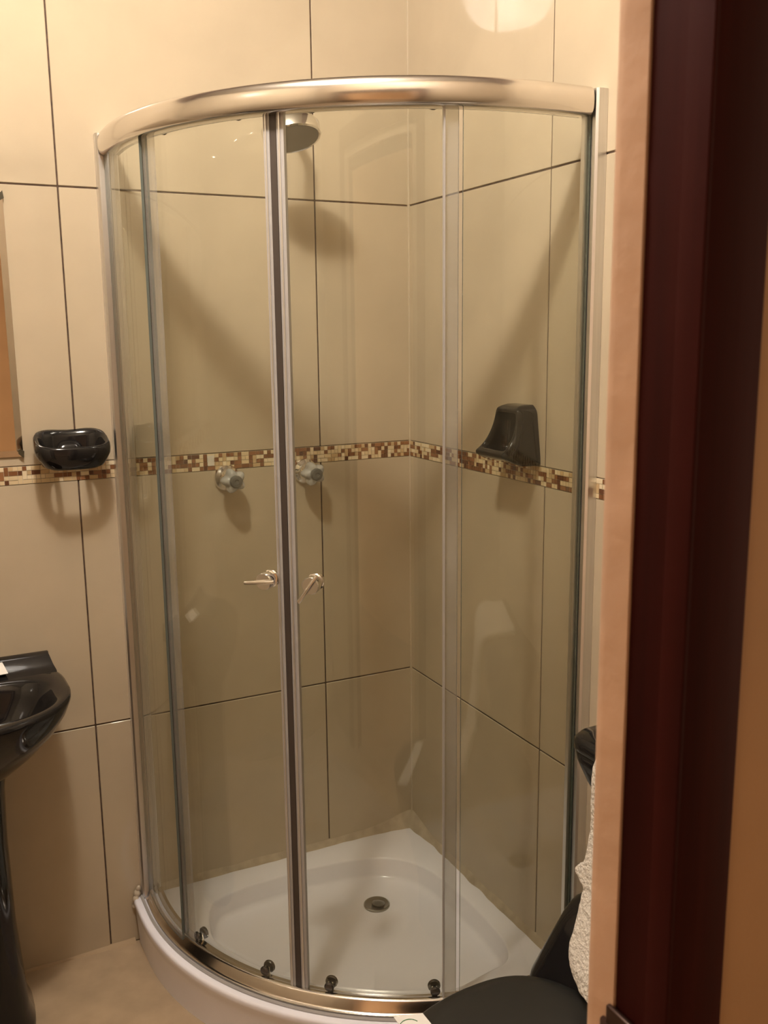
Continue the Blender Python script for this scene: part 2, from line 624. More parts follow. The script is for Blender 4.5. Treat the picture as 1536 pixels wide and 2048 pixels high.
def drain_ring(k, rz, z):
    ring = []
    for th in angs:
        t = ray_poly(inn, BC, th) * 0.90
        a = Vector((BC.x + t * math.cos(th), BC.y + t * math.sin(th)))
        d = a - DRP
        b = DRP + d.normalized() * 0.034
        q = a * k + b * (1 - k)
        ring.append((q.x, q.y, z))
    return ring


rings = [tray_ring(outer, 1, 0.0, 0.012), tray_ring(outer, 1, 0.085, 0.006), tray_ring(outer, 1, RIM - 0.026, 0.004), tray_ring(outer, 1, RIM - 0.016, 0.001),
         tray_ring(outer, 1, RIM - 0.006, 0.0), tray_ring(outer, 1, RIM - 0.0015, 0.002), tray_ring(outer, 1, RIM, 0.006),
         tray_ring(inn, 1, RIM, -0.002), tray_ring(inn, 1, RIM - 0.0015, 0.001), tray_ring(inn, 1, RIM - 0.006, 0.003),
         tray_ring(inn, 1, RIM - 0.042, 0.011), tray_ring(inn, 1, RIM - 0.049, 0.016), tray_ring(inn, 1, RIM - 0.052, 0.024), drain_ring(1.0, 0, RIM - 0.054),
         drain_ring(0.6, 0, RIM - 0.058), drain_ring(0.25, 0, RIM - 0.062), drain_ring(0.0, 0, RIM - 0.066)]
tray = thing('shower_tray', 'white quarter-round shower tray on the floor in the tiled corner', 'shower tray')
ob('tray_body', loft('tray_body', rings, MT['acrylic_tray'], sharp=50), tray)
dr = ob('drain', lathe('drain', [(0, 0.0), (0.034, 0.0), (0.034, 0.0035), (0.031, 0.005), (0.027, 0.0035), (0.0, 0.003)], MT['drain'],
                       (DRP.x, DRP.y, RIM - 0.066), (0, 0, 1), 32), tray)
tag(dr, 'round grey metal drain')
ob('drain_plug', lathe('drain_plug', [(0, 0.0), (0.017, 0.0), (0.017, 0.003), (0.010, 0.006), (0, 0.007)], MT['cap'],
                       (DRP.x + 0.004, DRP.y - 0.002, RIM - 0.0625), (0.15, 0.1, 1), 24), dr)


# lumpy sealant between tray and tiles
def sealant(path, nrm, name):
    rings_ = []
    for i, p in enumerate(path):
        k = 0.016 + 0.004 * noise.noise(Vector((p[0] * 14, p[1] * 14, 1.0)))
        dist = abs(p[0]) + abs(p[1])
        k += 0.022 * math.exp(-(dist / 0.085) ** 2)
        k2 = k * (0.8 + 0.3 * noise.noise(Vector((p[0] * 25, p[1] * 25, 7.0))))
        n_ = Vector(nrm)
        P = Vector((p[0], p[1], RIM))
        rings_.append([P - n_ * 0.001 + Vector((0, 0, -0.004)), P + n_ * k2 * 0.8 + Vector((0, 0, -0.002)), P + n_ * k2 * 0.55 + Vector((0, 0, k * 0.35)),
                       P + n_ * k2 * 0.2 + Vector((0, 0, k * 0.8)), P - n_ * 0.001 + Vector((0, 0, k * 1.15))])
    return loft(name, rings_, MT['caulk'], sharp=80)


NS = 70
ob('sealant_bead', sealant([(-0.75 * i / NS, 0.0) for i in range(NS + 1)], (0, -1, 0), 'sealant_bead'), tray)
ob('sealant_bead', sealant([(0.0, -0.75 * i / NS) for i in range(NS + 1)], (-1, 0, 0), 'sealant_bead'), tray)

for k, (bx_, by_, bz_, br_) in enumerate([(-0.790, -0.006, RIM + 0.010, 0.009), (-0.795, -0.010, RIM - 0.002, 0.008), (-0.786, -0.007, RIM + 0.024, 0.006), (-0.7975, -0.006, RIM - 0.022, 0.006)]):
    bl = lathe('sealant_lump', [(0, -br_ * 1.2), (br_ * 0.6, -br_ * 0.9), (br_, 0), (br_ * 0.7, br_ * 0.9), (0, br_ * 1.3)], MT['caulk'], (0, 0, 0), (0.2 * k, 0.1, 1), 14, 3, 0.15, sharp=0)
    ob('sealant_lump', bl, tray, (bx_, by_, bz_))

# --- enclosure
enc = thing('shower_enclosure', 'curved glass shower enclosure with satin chrome rails and two sliding doors', 'shower')
OFFG = 0.752
ZT0, ZT1 = 1.898, 1.950
zc, hz = (ZT0 + ZT1) / 2, (ZT1 - ZT0) / 2
sec = []
for k in range(28):
    th = 2 * PI * k / 28
    a = math.copysign(abs(math.cos(th)) ** 0.6, math.cos(th)) * 0.024
    z = math.copysign(abs(math.sin(th)) ** 0.75, math.sin(th)) * hz
    if a < 0:
        a *= 0.75
    sec.append((a, zc + z))
ob('top_rail', sweep_plan('top_rail', arc_path(OFFG, 64, 0.030), sec, MT['satin']), enc)
ob('track_channel', sweep_plan('track_channel', arc_path(OFFG - 0.006, 64, 0.032),
                               [(-0.015, ZT0 + 0.012), (-0.015, ZT0 + 0.003), (0.010, ZT0 + 0.003), (0.010, ZT0 + 0.012)], MT['alu']), enc)
BR1 = RIM + 0.030
bs = [(-0.020, RIM), (-0.020, BR1 - 0.005), (-0.008, BR1 - 0.003), (-0.004, BR1), (0.003, BR1), (0.007, BR1 - 0.003), (0.0135, RIM + 0.009), (0.016, RIM + 0.006), (0.021, RIM + 0.005), (0.022, RIM)]
ob('bottom_rail', sweep_plan('bottom_rail', arc_path(OFFG, 64, 0.030), bs, MT['satin']), enc)
lip = [(-0.002, RIM - 0.001), (-0.002, RIM + 0.004), (0.002, RIM + 0.006), (0.005, RIM + 0.003), (0.005, RIM - 0.001)]
ob('sealant_bead', sweep_plan('sealant_bead', arc_path(OFFG + 0.026, 64, 0.01), lip, MT['seal']), enc)


def profile_mesh(nm, wallA):
    """U-shaped wall post; local u along the wall, d away from it"""
    secs = [(-0.026, 0.0), (-0.026, 0.020), (-0.022, 0.024), (-0.004, 0.024), (-0.004, 0.034), (0.006, 0.034), (0.006, 0.024), (0.017, 0.024), (0.020, 0.021), (0.020, 0.0)]
    out = []
    for z in (RIM + 0.001, ZT1 - 0.004):
        r = []
        for u, d in secs:
            # u>0 points towards the corner
            if wallA:
                r.append((-OFFG + u, -d - 0.0005, z))
            else:
                r.append((-d - 0.0005, -OFFG + u, z))
        out.append(r)
    return loft(nm, out, MT['alu'], sharp=30)


ob('wall_post', profile_mesh('wall_post', True), enc)
ob('wall_post', profile_mesh('wall_post', False), enc)


def pane(name, R, a0, a1, z0, z1, th=0.006, n=24, straight=None):
    """curved glass; straight adds a flat run to the wall ('A' at a0, 'B' at a1)"""
    pl = []
    for i in range(n + 1):
        a = math.radians(a0 + (a1 - a0) * i / n)
        pl.append((Vector((CX - R * math.cos(a), CY - R * math.sin(a))), Vector((-math.cos(a), -math.sin(a)))))
    if straight == 'A':
        pl = [(Vector((CX - R, -0.026)), Vector((-1, 0)))] + pl
    if straight == 'B':
        pl = pl + [(Vector((-0.026, CY - R)), Vector((0, -1)))]
    v, f, fm = [], [], []
    for p, nn in pl:
        for z in (z0, z1):
            v.append((p.x + nn.x * th / 2, p.y + nn.y * th / 2, z))
            v.append((p.x - nn.x * th / 2, p.y - nn.y * th / 2, z))
    m = len(pl)
    for i in range(m - 1):
        a, b = i * 4, i * 4 + 4
        f += [(a, b, b + 2, a + 2), (a + 1, a + 3, b + 3, b + 1), (a, a + 1, b + 1, b), (a + 2, b + 2, b + 3, a + 3)]
        fm += [0, 0, 1, 1]
    f += [(0, 2, 3, 1), (m * 4 - 4, m * 4 - 3, m * 4 - 1, m * 4 - 2)]
    fm += [1, 1]
    d = me(name, v, f, True, [MT['glass'], MT['glass_edge']], fm)
    bm = bmesh.new()
    bm.from_mesh(d)
    bmesh.ops.recalc_face_normals(bm, faces=bm.faces)
    bm.to_mesh(d)
    bm.free()
    d.set_sharp_from_angle(angle=math.radians(40))
    return d


RF, RD = 0.680, 0.661
GZ0, GZ1 = RIM + 0.020, ZT0 + 0.004
pf = ob('fixed_panel', pane('fixed_panel', RF, 0, 15.2, GZ0, GZ1, straight='A'), enc)
pg = ob('fixed_panel', pane('fixed_panel', RF, 73.0, 90, GZ0, GZ1, straight='B'), enc)


def strip(name, R, a0, a1, z0, z1, m, th=0.009, n=4):
    rs = []
    for i in range(n + 1):
        a = math.radians(a0 + (a1 - a0) * i / n)
        d = Vector((-math.cos(a), -math.sin(a)))
        p = Vector((CX, CY))
        q0, q1 = p + d * (R - th / 2), p + d * (R + th / 2)
        rs.append([(q0.x, q0.y, z0), (q1.x, q1.y, z0), (q1.x, q1.y, z1), (q0.x, q0.y, z1)])
    return loft(name, rs, m, sharp=30)


def polar(R, a, z):
    a = math.radians(a)
    return Vector((CX - R * math.cos(a), CY - R * math.sin(a), z))


def door_leaf(a0, a1, lead, bar_ang, zh, ah):
    """a0,a1 plan angles; lead = 'a1' for the left leaf, 'a0' for the right leaf"""
    d = ob('sliding_door', pane('sliding_door', RD, a0, a1, GZ0 + 0.006, GZ1), enc)
    if lead == 'a1':
        ob('door_seal', strip('door_seal', RD, a1 - 0.95, a1 + 0.10, GZ0 + 0.004, GZ1, MT['seal'], 0.011), d)
        ob('seal_rib', strip('seal_rib', RD + 0.004, a1 - 0.55, a1 - 0.35, GZ0 + 0.004, GZ1, MT['alu'], 0.010), d)
        ob('magnet_strip', strip('magnet_strip', RD, a1 + 0.10, a1 + 1.15, GZ0 + 0.004, GZ1, MT['magnet'], 0.008), d)
        ob('overlap_seal', strip('overlap_seal', (RD + RF) / 2 + 0.001, a0 + 0.7, a0 + 4.2, GZ0 + 0.004, GZ1, MT['seal2'], 0.004), d)
        ob('seal_fin', strip('seal_fin', (RD + RF) / 2, a0 + 0.15, a0 + 0.65, GZ0 + 0.004, GZ1, MT['magnet'], 0.004), d)
    else:
        ob('door_seal', strip('door_seal', RD, a0 - 0.10, a0 + 1.1, GZ0 + 0.004, GZ1, MT['seal'], 0.011), d)
        ob('seal_rib', strip('seal_rib', RD + 0.004, a0 + 0.35, a0 + 0.55, GZ0 + 0.004, GZ1, MT['alu'], 0.010), d)
        ob('overlap_seal', strip('overlap_seal', (RD + RF) / 2 + 0.001, a1 - 2.4, a1 - 0.2, GZ0 + 0.004, GZ1, MT['seal2'], 0.004), d)
        ob('seal_fin', strip('seal_fin', (RD + RF) / 2, a1 - 2.55, a1 - 2.3, GZ0 + 0.004, GZ1, MT['seal'], 0.012), d)
    # T-bar handle standing off the glass
    out = (polar(1, ah, 0) - polar(0, ah, 0)).normalized()
    base = polar(RD + 0.003, ah, zh)
    h = ob('door_handle', lathe('door_handle', [(0, 0), (0.0175, 0), (0.0175, 0.004), (0.0155, 0.006), (0.0125, 0.0075), (0.0125, 0.012), (0.0165, 0.014),
                                                (0.0172, 0.017), (0.0172, 0.033), (0.0160, 0.0345), (0, 0.0345)], MT['chrome'], base, out, 32), d)
    a_, e1, e2 = frame_of(out)
    bd = (e1 * math.cos(bar_ang) + e2 * math.sin(bar_ang)).normalized()
    bc = base + out * 0.0365
    L0, L1 = 0.026, 0.040
    ob('handle_bar', lathe('handle_bar', [(0, -L0), (0.0038, -L0), (0.0042, -L0 + 0.001), (0.0042, L1 - 0.001), (0.0038, L1), (0, L1)], MT['chrome'], bc, bd, 16), h)
    ib = polar(RD - 0.003, ah, zh)
    ob('inner_knob', lathe('inner_knob', [(0, 0), (0.0150, 0), (0.0150, 0.004), (0.010, 0.006), (0.010, 0.012), (0, 0.013)], MT['chrome'], ib, -out, 24), d)
    for ar in ((a0 + 4.2, a1 - 6.5) if lead == 'a1' else (a0 + 5.2, a1 - 3.8)):
        for zz, top in ((GZ0 + 0.020, False), (GZ1 + 0.012, True)):
            o2 = (polar(1, ar, 0) - polar(0, ar, 0)).normalized()
            rp = polar(RD - 0.003, ar, zz)
            ro = ob('roller', lathe('roller', [(0, 0), (0.005, 0), (0.005, 0.006), (0.0125, 0.0065), (0.0135, 0.0085), (0.011, 0.0105), (0.0135, 0.0125), (0.0125, 0.0145), (0, 0.0145)],
                                    MT['roller'], rp, -o2, 24), d)
            ob('roller_cap', lathe('roller_cap', [(0, 0), (0.0105, 0), (0.0105, 0.003), (0.008, 0.0055), (0, 0.006)], MT['roller'], polar(RD + 0.003, ar, zz), o2, 20), ro)
            hs = bevbox('roller_bracket', -0.006, 0.006, -0.003, 0.003, -0.020 if not top else -0.004, 0.004 if not top else 0.02, MT['chrome'], 0.001, 1)
            hb = ob('roller_bracket', hs, ro, polar(RD - 0.008, ar, zz))
            hb.rotation_euler = (0, 0, math.radians(ar) + PI / 2)
    return d


MT['seal2'] = glass_mat('frosted_vinyl_strip', (0.88, 0.87, 0.85), 1.45, 0.12)
dl = door_leaf(14.2, 43.0, 'a1', 0.12, 1.042, 40.8)
dr_ = door_leaf(44.4, 72.7, 'a0', 0.95, 1.041, 48.9)
tag(dl, 'left curved glass sliding door with level T-bar handle')
tag(dr_, 'right curved glass sliding door with tilted T-bar handle')


# ------------------------------------------------------------------ shower head
H = Vector((-0.392, -0.20, 1.934))
WA = Vector((-0.36, 0.0, 2.035))
sh = thing('wall_shower', 'chrome shower head on a wall arm under the curved top rail', 'shower head', (WA.x, WA.y, WA.z))


def loc_of(t, mesh_):
    mesh_.transform(Matrix.Translation(-Vector(t.location)))
    return mesh_


fd = Vector((0.05, -0.31, -0.95)).normalized()
ob('escutcheon', loc_of(sh, lathe('escutcheon', [(0, 0.0), (0.030, 0.0), (0.029, 0.004), (0.018, 0.012), (0.0115, 0.016), (0, 0.016)], MT['chrome'], WA, (0, -1, 0), 32)), sh)
back = H - fd * 0.045
pts = [WA + Vector((0, 0.002, 0)), WA + Vector((0, -0.05, 0.004)), WA + Vector((0.003, -0.095, -0.008)), WA + Vector((0.006, -0.13, -0.034)), back + Vector((0, 0.01, 0.012)), back]
for _ in range(2):
    q = [pts[0]]
    for i in range(len(pts) - 1):
        q += [pts[i] * 0.75 + pts[i + 1] * 0.25, pts[i] * 0.25 + pts[i + 1] * 0.75]
    pts = q + [pts[-1]]
ob('shower_arm', loc_of(sh, tube('shower_arm', pts, 0.0105, MT['chrome'])), sh)
hd = ob('head_body', loc_of(sh, lathe('head_body', [(0, -0.052), (0.014, -0.052), (0.017, -0.042), (0.020, -0.034), (0.044, -0.033), (0.060, -0.027), (0.064, -0.021), (0.064, 0.002), (0.061, 0.005), (0.058, 0.003), (0, 0.003)],
                                  MT['chrome'], H, fd, 48)), sh)
np_ = ob('nozzle_plate', loc_of(sh, lathe('nozzle_plate', [(0, 0.0), (0.0575, 0.0), (0.0575, 0.0042), (0.05, 0.0055), (0, 0.006)], MT['nozzle'], H, fd, 48)), hd)

# ------------------------------------------------------------------ shower valves
def valve(px, pz, label):
    v = thing('shower_valve', label, 'shower valve', (px, 0, pz), 'shower valves on the tiled wall')
    ax = (0, -1, 0)
    ob('escutcheon', lathe('escutcheon', [(0, 0), (0.033, 0), (0.033, 0.003), (0.030, 0.009), (0.024, 0.014), (0.020, 0.024), (0.017, 0.030), (0, 0.030)], MT['chrome'], (0, 0, 0), ax, 40), v)
    k = ob('knob', lathe('knob', [(0, 0.030), (0.016, 0.030), (0.023, 0.036), (0.0265, 0.046), (0.0265, 0.060), (0.023, 0.070), (0.016, 0.074), (0, 0.074)], MT['acrylic'], (0, 0, 0), ax, 60, 5, 0.16, sharp=60), v)
    ob('knob_cap', lathe('knob_cap', [(0, 0.072), (0.0155, 0.072), (0.0155, 0.079), (0.013, 0.082), (0.006, 0.083), (0.005, 0.0815), (0, 0.0815)], MT['cap'], (0, 0, 0), ax, 28), k)
    return v


valve(-0.510, 1.169, 'clear shower tap knob on the tiled wall beneath the mosaic, farther from the corner')
valve(-0.303, 1.171, 'clear shower tap knob on the tiled wall beneath the mosaic, nearer the corner')

# ------------------------------------------------------------------ black soap dishes
def soap_dish_open():
    """rounded black dish on wall A with an open slotted base"""
    t = thing('soap_dish', 'black ceramic soap dish on the wall beside the mirror', 'soap dish', (-0.877, 0, 1.268))
    n = 64
    HW, DP = 0.080, 0.118

    def ringo(sw, sd, z, zoff=0.0, back=0.0):
        r = []
        for k in range(n):
            th = 2 * PI * k / n
            c, s = math.cos(th), math.sin(th)
            x = HW * sw * math.copysign(abs(c) ** 0.62, c)
            y = -DP / 2 - (DP / 2) * sd * math.copysign(abs(s) ** 0.62, s)
            y = min(y, -0.0005 - back)
            zz = z + zoff * max(0.0, min(1.0, (y + DP) / DP)) ** 1.2
            if zoff and y > -0.02:
                zz -= 0.005 * math.exp(-(x / 0.04) ** 2)
            r.append((x, y, zz))
        return r
    rg = [ringo(0.62, 0.72, -0.040), ringo(0.80, 0.86, -0.034), ringo(0.92, 0.95, -0.018), ringo(0.985, 0.99, -0.008), ringo(1.0, 1.0, -0.001, 0.020), ringo(0.99, 0.99, 0.006, 0.033),
          ringo(0.95, 0.95, 0.010, 0.035), ringo(0.88, 0.87, 0.009, 0.034, 0.005), ringo(0.81, 0.79, 0.001, 0.030, 0.010), ringo(0.77, 0.75, -0.010, 0.014, 0.014), ringo(0.72, 0.70, -0.022, 0, 0.014), ringo(0.60, 0.62, -0.038, 0, 0.016), ringo(0.62, 0.72, -0.040)]
    b = loft('dish_body', rg, MT['black'], caps=(False, False), sharp=0)
    ob('dish_body', b, t)
    for x in (-0.033, 0.033):
        ob('soap_rib', bevbox('soap_rib', x - 0.006, x + 0.006, -DP * 0.86, -0.004, -0.036, -0.020, MT['black'], 0.004, 3), t)
    # scalloped soap rest along the back of the dish
    rest = []
    for i in range(25):
        u = -1 + 2 * i / 24
        x = u * 0.030
        h = 0.018 * (1 - abs(u) ** 4)
        rest.append([(x, -0.002, -0.015), (x, -0.030, -0.015), (x, -0.026, -0.006 + h * 0.6), (x, -0.012, h), (x, -0.002, h)])
    ob('soap_rest', loft('soap_rest', rest, MT['black'], sharp=70), t)
    return t


soap_dish_open()


def soap_dish_scoop():
    """black scooped soap holder on wall B"""
    yc, zb, zt = -0.527, 1.218, 1.360
    t = thing('soap_dish', 'black ceramic scooped soap holder on the right tiled wall inside the shower', 'soap dish', (0, yc, 1.218))
    nu, nv = 41, 41
    Hh = zt - zb
    v, f = [], []

    def halfw(s):      # s 0 bottom .. 1 top
        return 0.062 - 0.017 * s ** 1.3

    def depth(u, s):
        d = 0.045 + 0.060 * (1 - s) ** 2.2
        if s < 0.16:
            d *= 0.80 + 0.20 * math.sin(s / 0.16 * PI / 2)
        e = max(0.0, 1 - (abs(u) / 0.78) ** 3.5)
        sc = max(0.0, min(1, (s - 0.20) / 0.10)) * max(0.0, min(1, (0.90 - s) / 0.16))
        sc = sc * sc * (3 - 2 * sc)
        e = e * e * (3 - 2 * e)
        d2 = d - (d - 0.012) * 0.85 * e * sc
        return d2
    front = {}
    for j in range(nv):
        for i in range(nu):
            u = -1 + 2 * i / (nu - 1)
            s = j / (nv - 1)
            # rounded silhouette
            ru = u * halfw(s)
            z = s * Hh
            if s > 0.85:
                ru *= 1 - 0.30 * ((s - 0.85) / 0.15) ** 2.5
            d = depth(u, s)
            ed = max(0, abs(u) - 0.84) / 0.16
            d *= 1 - 0.28 * ed ** 2
            if s > 0.93:
                d *= 1 - 0.45 * ((s - 0.93) / 0.07) ** 2
            if s < 0.06:
                d *= 1 - 0.25 * ((0.06 - s) / 0.06) ** 2
            front[(i, j)] = len(v)
            v.append((-d, ru, z + 0.34 * d * (1 - s) ** 1.5))
    bk = {}
    for j in range(nv):
        for i in (0, nu - 1):
            x, y, z = v[front[(i, j)]]
            bk[(i, j)] = len(v)
            v.append((0, y * 1.04, z))
    for i in range(1, nu - 1):
        for j in (0, nv - 1):
            x, y, z = v[front[(i, j)]]
            bk[(i, j)] = len(v)
            v.append((0, y, z))
    for j in range(nv - 1):
        for i in range(nu - 1):
            f.append((front[(i, j)], front[(i, j + 1)], front[(i + 1, j + 1)], front[(i + 1, j)]))
    for j in range(nv - 1):
        f.append((front[(0, j)], bk[(0, j)], bk[(0, j + 1)], front[(0, j + 1)]))
        f.append((front[(nu - 1, j)], front[(nu - 1, j + 1)], bk[(nu - 1, j + 1)], bk[(nu - 1, j)]))
    for i in range(nu - 1):
        f.append((front[(i, 0)], front[(i + 1, 0)], bk[(i + 1, 0)], bk[(i, 0)]))
        f.append((front[(i, nv - 1)], bk[(i, nv - 1)], bk[(i + 1, nv - 1)], front[(i + 1, nv - 1)]))
    d = me('holder_body', v, f, True, [MT['black']])
    bm = bmesh.new()
    bm.from_mesh(d)
    bmesh.ops.recalc_face_normals(bm, faces=bm.faces)
    bm.to_mesh(d)
    bm.free()
    o = ob('holder_body', d, t)
    return t


soap_dish_scoop()

# ------------------------------------------------------------------ mirror
mx0, mx1, mz0, mz1 = -1.50, -0.974, 1.253, 1.815
mt = thing('mirror', 'tall frameless mirror on the tiled wall at the left edge, above the black basin', 'mirror', ((mx0 + mx1) / 2, 0, mz0))
ox, oz = (mx0 + mx1) / 2, mz0
hw, hh = (mx1 - mx0) / 2, mz1 - mz0
bv = 0.014


def rect(x0, x1, z0, z1, y):
    return [(x0, y, z0), (x1, y, z0), (x1, y, z1), (x0, y, z1)]


ob('mirror_glass', loft('mirror_glass', [rect(-hw, hw, 0, hh, -0.0005), rect(-hw, hw, 0, hh, -0.004), rect(-hw + bv, hw - bv, bv, hh - bv, -0.006)], MT['mirror'], smooth=False), mt)
for sx, z in ((1, 0), (-1, 0), (1, hh), (-1, hh)):
    s = 1 if z == 0 else -1
    cl = [(sx * hw, -0.0002, z - s * 0.003), (sx * (hw + 0.002), -0.0002, z + s * 0.012), (sx * (hw - 0.006), -0.0002, z + s * 0.017), (sx * (hw - 0.011), -0.0002, z + s * 0.014), (sx * (hw - 0.010), -0.0002, z + s * 0.006)]
    ob('mirror_clip', loft('mirror_clip', [cl, [(a, -0.009, c) for a, b, c in cl]], MT['clip'], smooth=False), mt)

# ------------------------------------------------------------------ black pedestal basin
SX, SZ = -1.165, 0.800
sink = thing('pedestal_basin', 'glossy black pedestal washbasin against the tiled wall below the mirror', 'washbasin', (SX, 0, 0))


def basin_ring(hw, yb, yf, z, pw=2.6, n=72, chamf=0.0):
    """plan outline: straight back at yb, rounded front at yf"""
    r = []
    ym = yb + (yf - yb) * 0.50
    for k in range(n):
        th = 2 * PI * k / n
        c, s = math.cos(th), math.sin(th)
        if s >= 0:     # back half (towards the wall): squarer with cut corners
            p = 4.2
        else:
            p = pw
        x = hw * math.copysign(abs(c) ** (2 / p), c)
        y = ym + (abs(yb - ym) if s >= 0 else abs(yf - ym)) * math.copysign(abs(s) ** (2 / p), s)
        if s >= 0 and chamf:
            # narrower at the very back
            x *= 1 - chamf * ((y - ym) / abs(yb - ym)) ** 2.0
        r.append((x, min(y, -0.001), z))
    return r


HWB = 0.228
YFB = -0.385
bc = 0.06
zt = SZ - 0.025
rg = [basin_ring(0.085, -0.04, -0.25, 0.595, 2.2), basin_ring(0.115, -0.03, -0.275, 0.615, 2.2), basin_ring(0.155, -0.02, -0.31, 0.65, 2.2), basin_ring(0.195, -0.01, -0.35, 0.695, 2.2, chamf=0.02),
      basin_ring(0.218, -0.003, -0.376, 0.735, 2.2, chamf=bc * .7), basin_ring(HWB, -0.002, YFB, zt - 0.012, 2.2, chamf=bc), basin_ring(HWB, -0.002, YFB, zt - 0.003, 2.2, chamf=bc),
      basin_ring(HWB - 0.006, -0.004, YFB + 0.006, zt, 2.2, chamf=bc), basin_ring(HWB - 0.028, -0.105, YFB + 0.030, zt - 0.001, 2.2), basin_ring(HWB - 0.036, -0.112, YFB + 0.036, zt - 0.006, 2.2),
      basin_ring(HWB - 0.052, -0.120, YFB + 0.050, zt - 0.035, 2.2), basin_ring(HWB - 0.085, -0.140, YFB + 0.075, zt - 0.085, 2.2), basin_ring(0.08, -0.17, YFB + 0.12, zt - 0.120, 2.2), basin_ring(0.02, -0.21, -0.25, zt - 0.128, 2.2)]
ob('basin_bowl', loft('basin_bowl', rg, MT['black'], sharp=0), sink)
# raised back ledge
lg = []
for y, z, dx in [(-0.0015, zt - 0.02, 0), (-0.0015, SZ - 0.004, 0.001), (-0.004, SZ, 0.004), (-0.016, SZ + 0.0005, 0.006), (-0.030, SZ - 0.004, 0.006), (-0.052, zt + 0.006, 0.004), (-0.085, zt + 0.0015, 0.004), (-0.098, zt - 0.004, 0.006)]:
    w_ = HWB * (1 - bc * max(0, (0.19 + y) / 0.19) ** 2) - dx - 0.003
    lg.append([(-w_ + 2 * w_ * i / 20, y, z) for i in range(21)])
ledge_v = [p for r in lg for p in r]
ledge_f = []
for i in range(len(lg) - 1):
    for j in range(20):
        a = i * 21 + j
        ledge_f.append((a, a + 1, a + 22, a + 21))
m_ = len(lg)
ledge_f.append(tuple(i * 21 for i in range(m_)))
ledge_f.append(tuple(i * 21 + 20 for i in reversed(range(m_))))
ledge_f.append(tuple([(m_ - 1) * 21 + j for j in range(21)] + [j for j in reversed(range(21))]))
ld = me('back_ledge', ledge_v, ledge_f, True, [MT['black']])
ld.set_sharp_from_angle(angle=math.radians(50))
ob('back_ledge', ld, sink)
ped = []
for z, a, yb, yf in [(0, 0.105, -0.05, -0.27), (0.02, 0.105, -0.05, -0.27), (0.05, 0.094, -0.055, -0.262), (0.25, 0.082, -0.06, -0.25), (0.45, 0.080, -0.06, -0.245), (0.57, 0.084, -0.055, -0.25), (0.62, 0.092, -0.05, -0.255)]:
    ped.append(basin_ring(a, yb, yf, z, 2.6, 40))
ob('pedestal', loft('pedestal', ped, MT['black'], sharp=60), sink)

# white card on the basin
cd = bevbox('paper_card', -0.045, 0.045, -0.026, 0.026, 0, 0.0016, MT['paper'], 0.0004, 1)
card = ob('paper_card', cd, None, (-1.098, -0.066, zt + 0.0155))
card.rotation_euler = (math.radians(12), 0, math.radians(8))
tag(card, 'small white card lying on the back of the black basin', 'card')

# ------------------------------------------------------------------ black toilet
TY = -1.190
toilet = thing('toilet', 'black ceramic toilet with closed lid against the right wall beside the shower', 'toilet', (0, TY, 0))


def egg(xc, lf, lb, b, z, n=64, pf=2.0, pb=2.4):
    r = []
    for k in range(n):
        th = 2 * PI * k / n
        c, s = math.cos(th), math.sin(th)
        p = pf if c < 0 else pb
        x = xc + (lf if c < 0 else lb) * math.copysign(abs(c) ** (2 / p), c)
        y = b * math.copysign(abs(s) ** (2 / p), s)
        r.append((x, y, z))
    return r


ob('bowl', loft('bowl', [egg(-0.36, 0.17, 0.16, 0.105, 0), egg(-0.36, 0.165, 0.155, 0.10, 0.03), egg(-0.37, 0.16, 0.15, 0.095, 0.12), egg(-0.39, 0.19, 0.16, 0.125, 0.22), egg(-0.41, 0.235, 0.165, 0.165, 0.31), egg(-0.41, 0.25, 0.165, 0.177, 0.36), egg(-0.41, 0.252, 0.16, 0.178, 0.378), egg(-0.41, 0.245, 0.155, 0.170, 0.384)],
                MT['black'], sharp=60), toilet)
ob('seat', loft('seat', [egg(-0.41, 0.252, 0.15, 0.178, 0.386), egg(-0.41, 0.258, 0.15, 0.184, 0.391), egg(-0.41, 0.258, 0.15, 0.184, 0.397), egg(-0.41, 0.252, 0.145, 0.178, 0.401)], MT['black2'], sharp=60), toilet)
ob('lid', loft('lid', [egg(-0.41, 0.252, 0.150, 0.178, 0.402), egg(-0.41, 0.260, 0.152, 0.186, 0.406), egg(-0.41, 0.260, 0.152, 0.186, 0.414), egg(-0.41, 0.254, 0.148, 0.180, 0.419), egg(-0.41, 0.230, 0.13, 0.158, 0.4225), egg(-0.41, 0.15, 0.08, 0.10, 0.425)], MT['black2'], sharp=60), toilet)
for s in (-1, 1):
    ob('hinge', lathe('hinge', [(0, -0.02), (0.009, -0.02), (0.010, 0), (0.009, 0.02), (0, 0.02)], MT['black2'], (-0.258, s * 0.075, 0.415), (0, 1, 0), 16), toilet)


def rrect(x0, x1, b, z, rad, n=8):
    """rounded rectangle x0 (front) .. x1 (wall), half width b"""
    r = []
    for (cx, cy, a0) in [(x1 - rad * 0.5, b - rad * 0.5, 0), (x0 + rad, b - rad, 90), (x0 + rad, -b + rad, 180), (x1 - rad * 0.5, -b + rad * 0.5, 270)]:
        rr = rad * 0.5 if a0 in (0, 270) else rad
        for k in range(n + 1):
            a = math.radians(a0 + 90 * k / n)
            r.append((cx + rr * math.cos(a), cy + rr * math.sin(a), z))
    return r


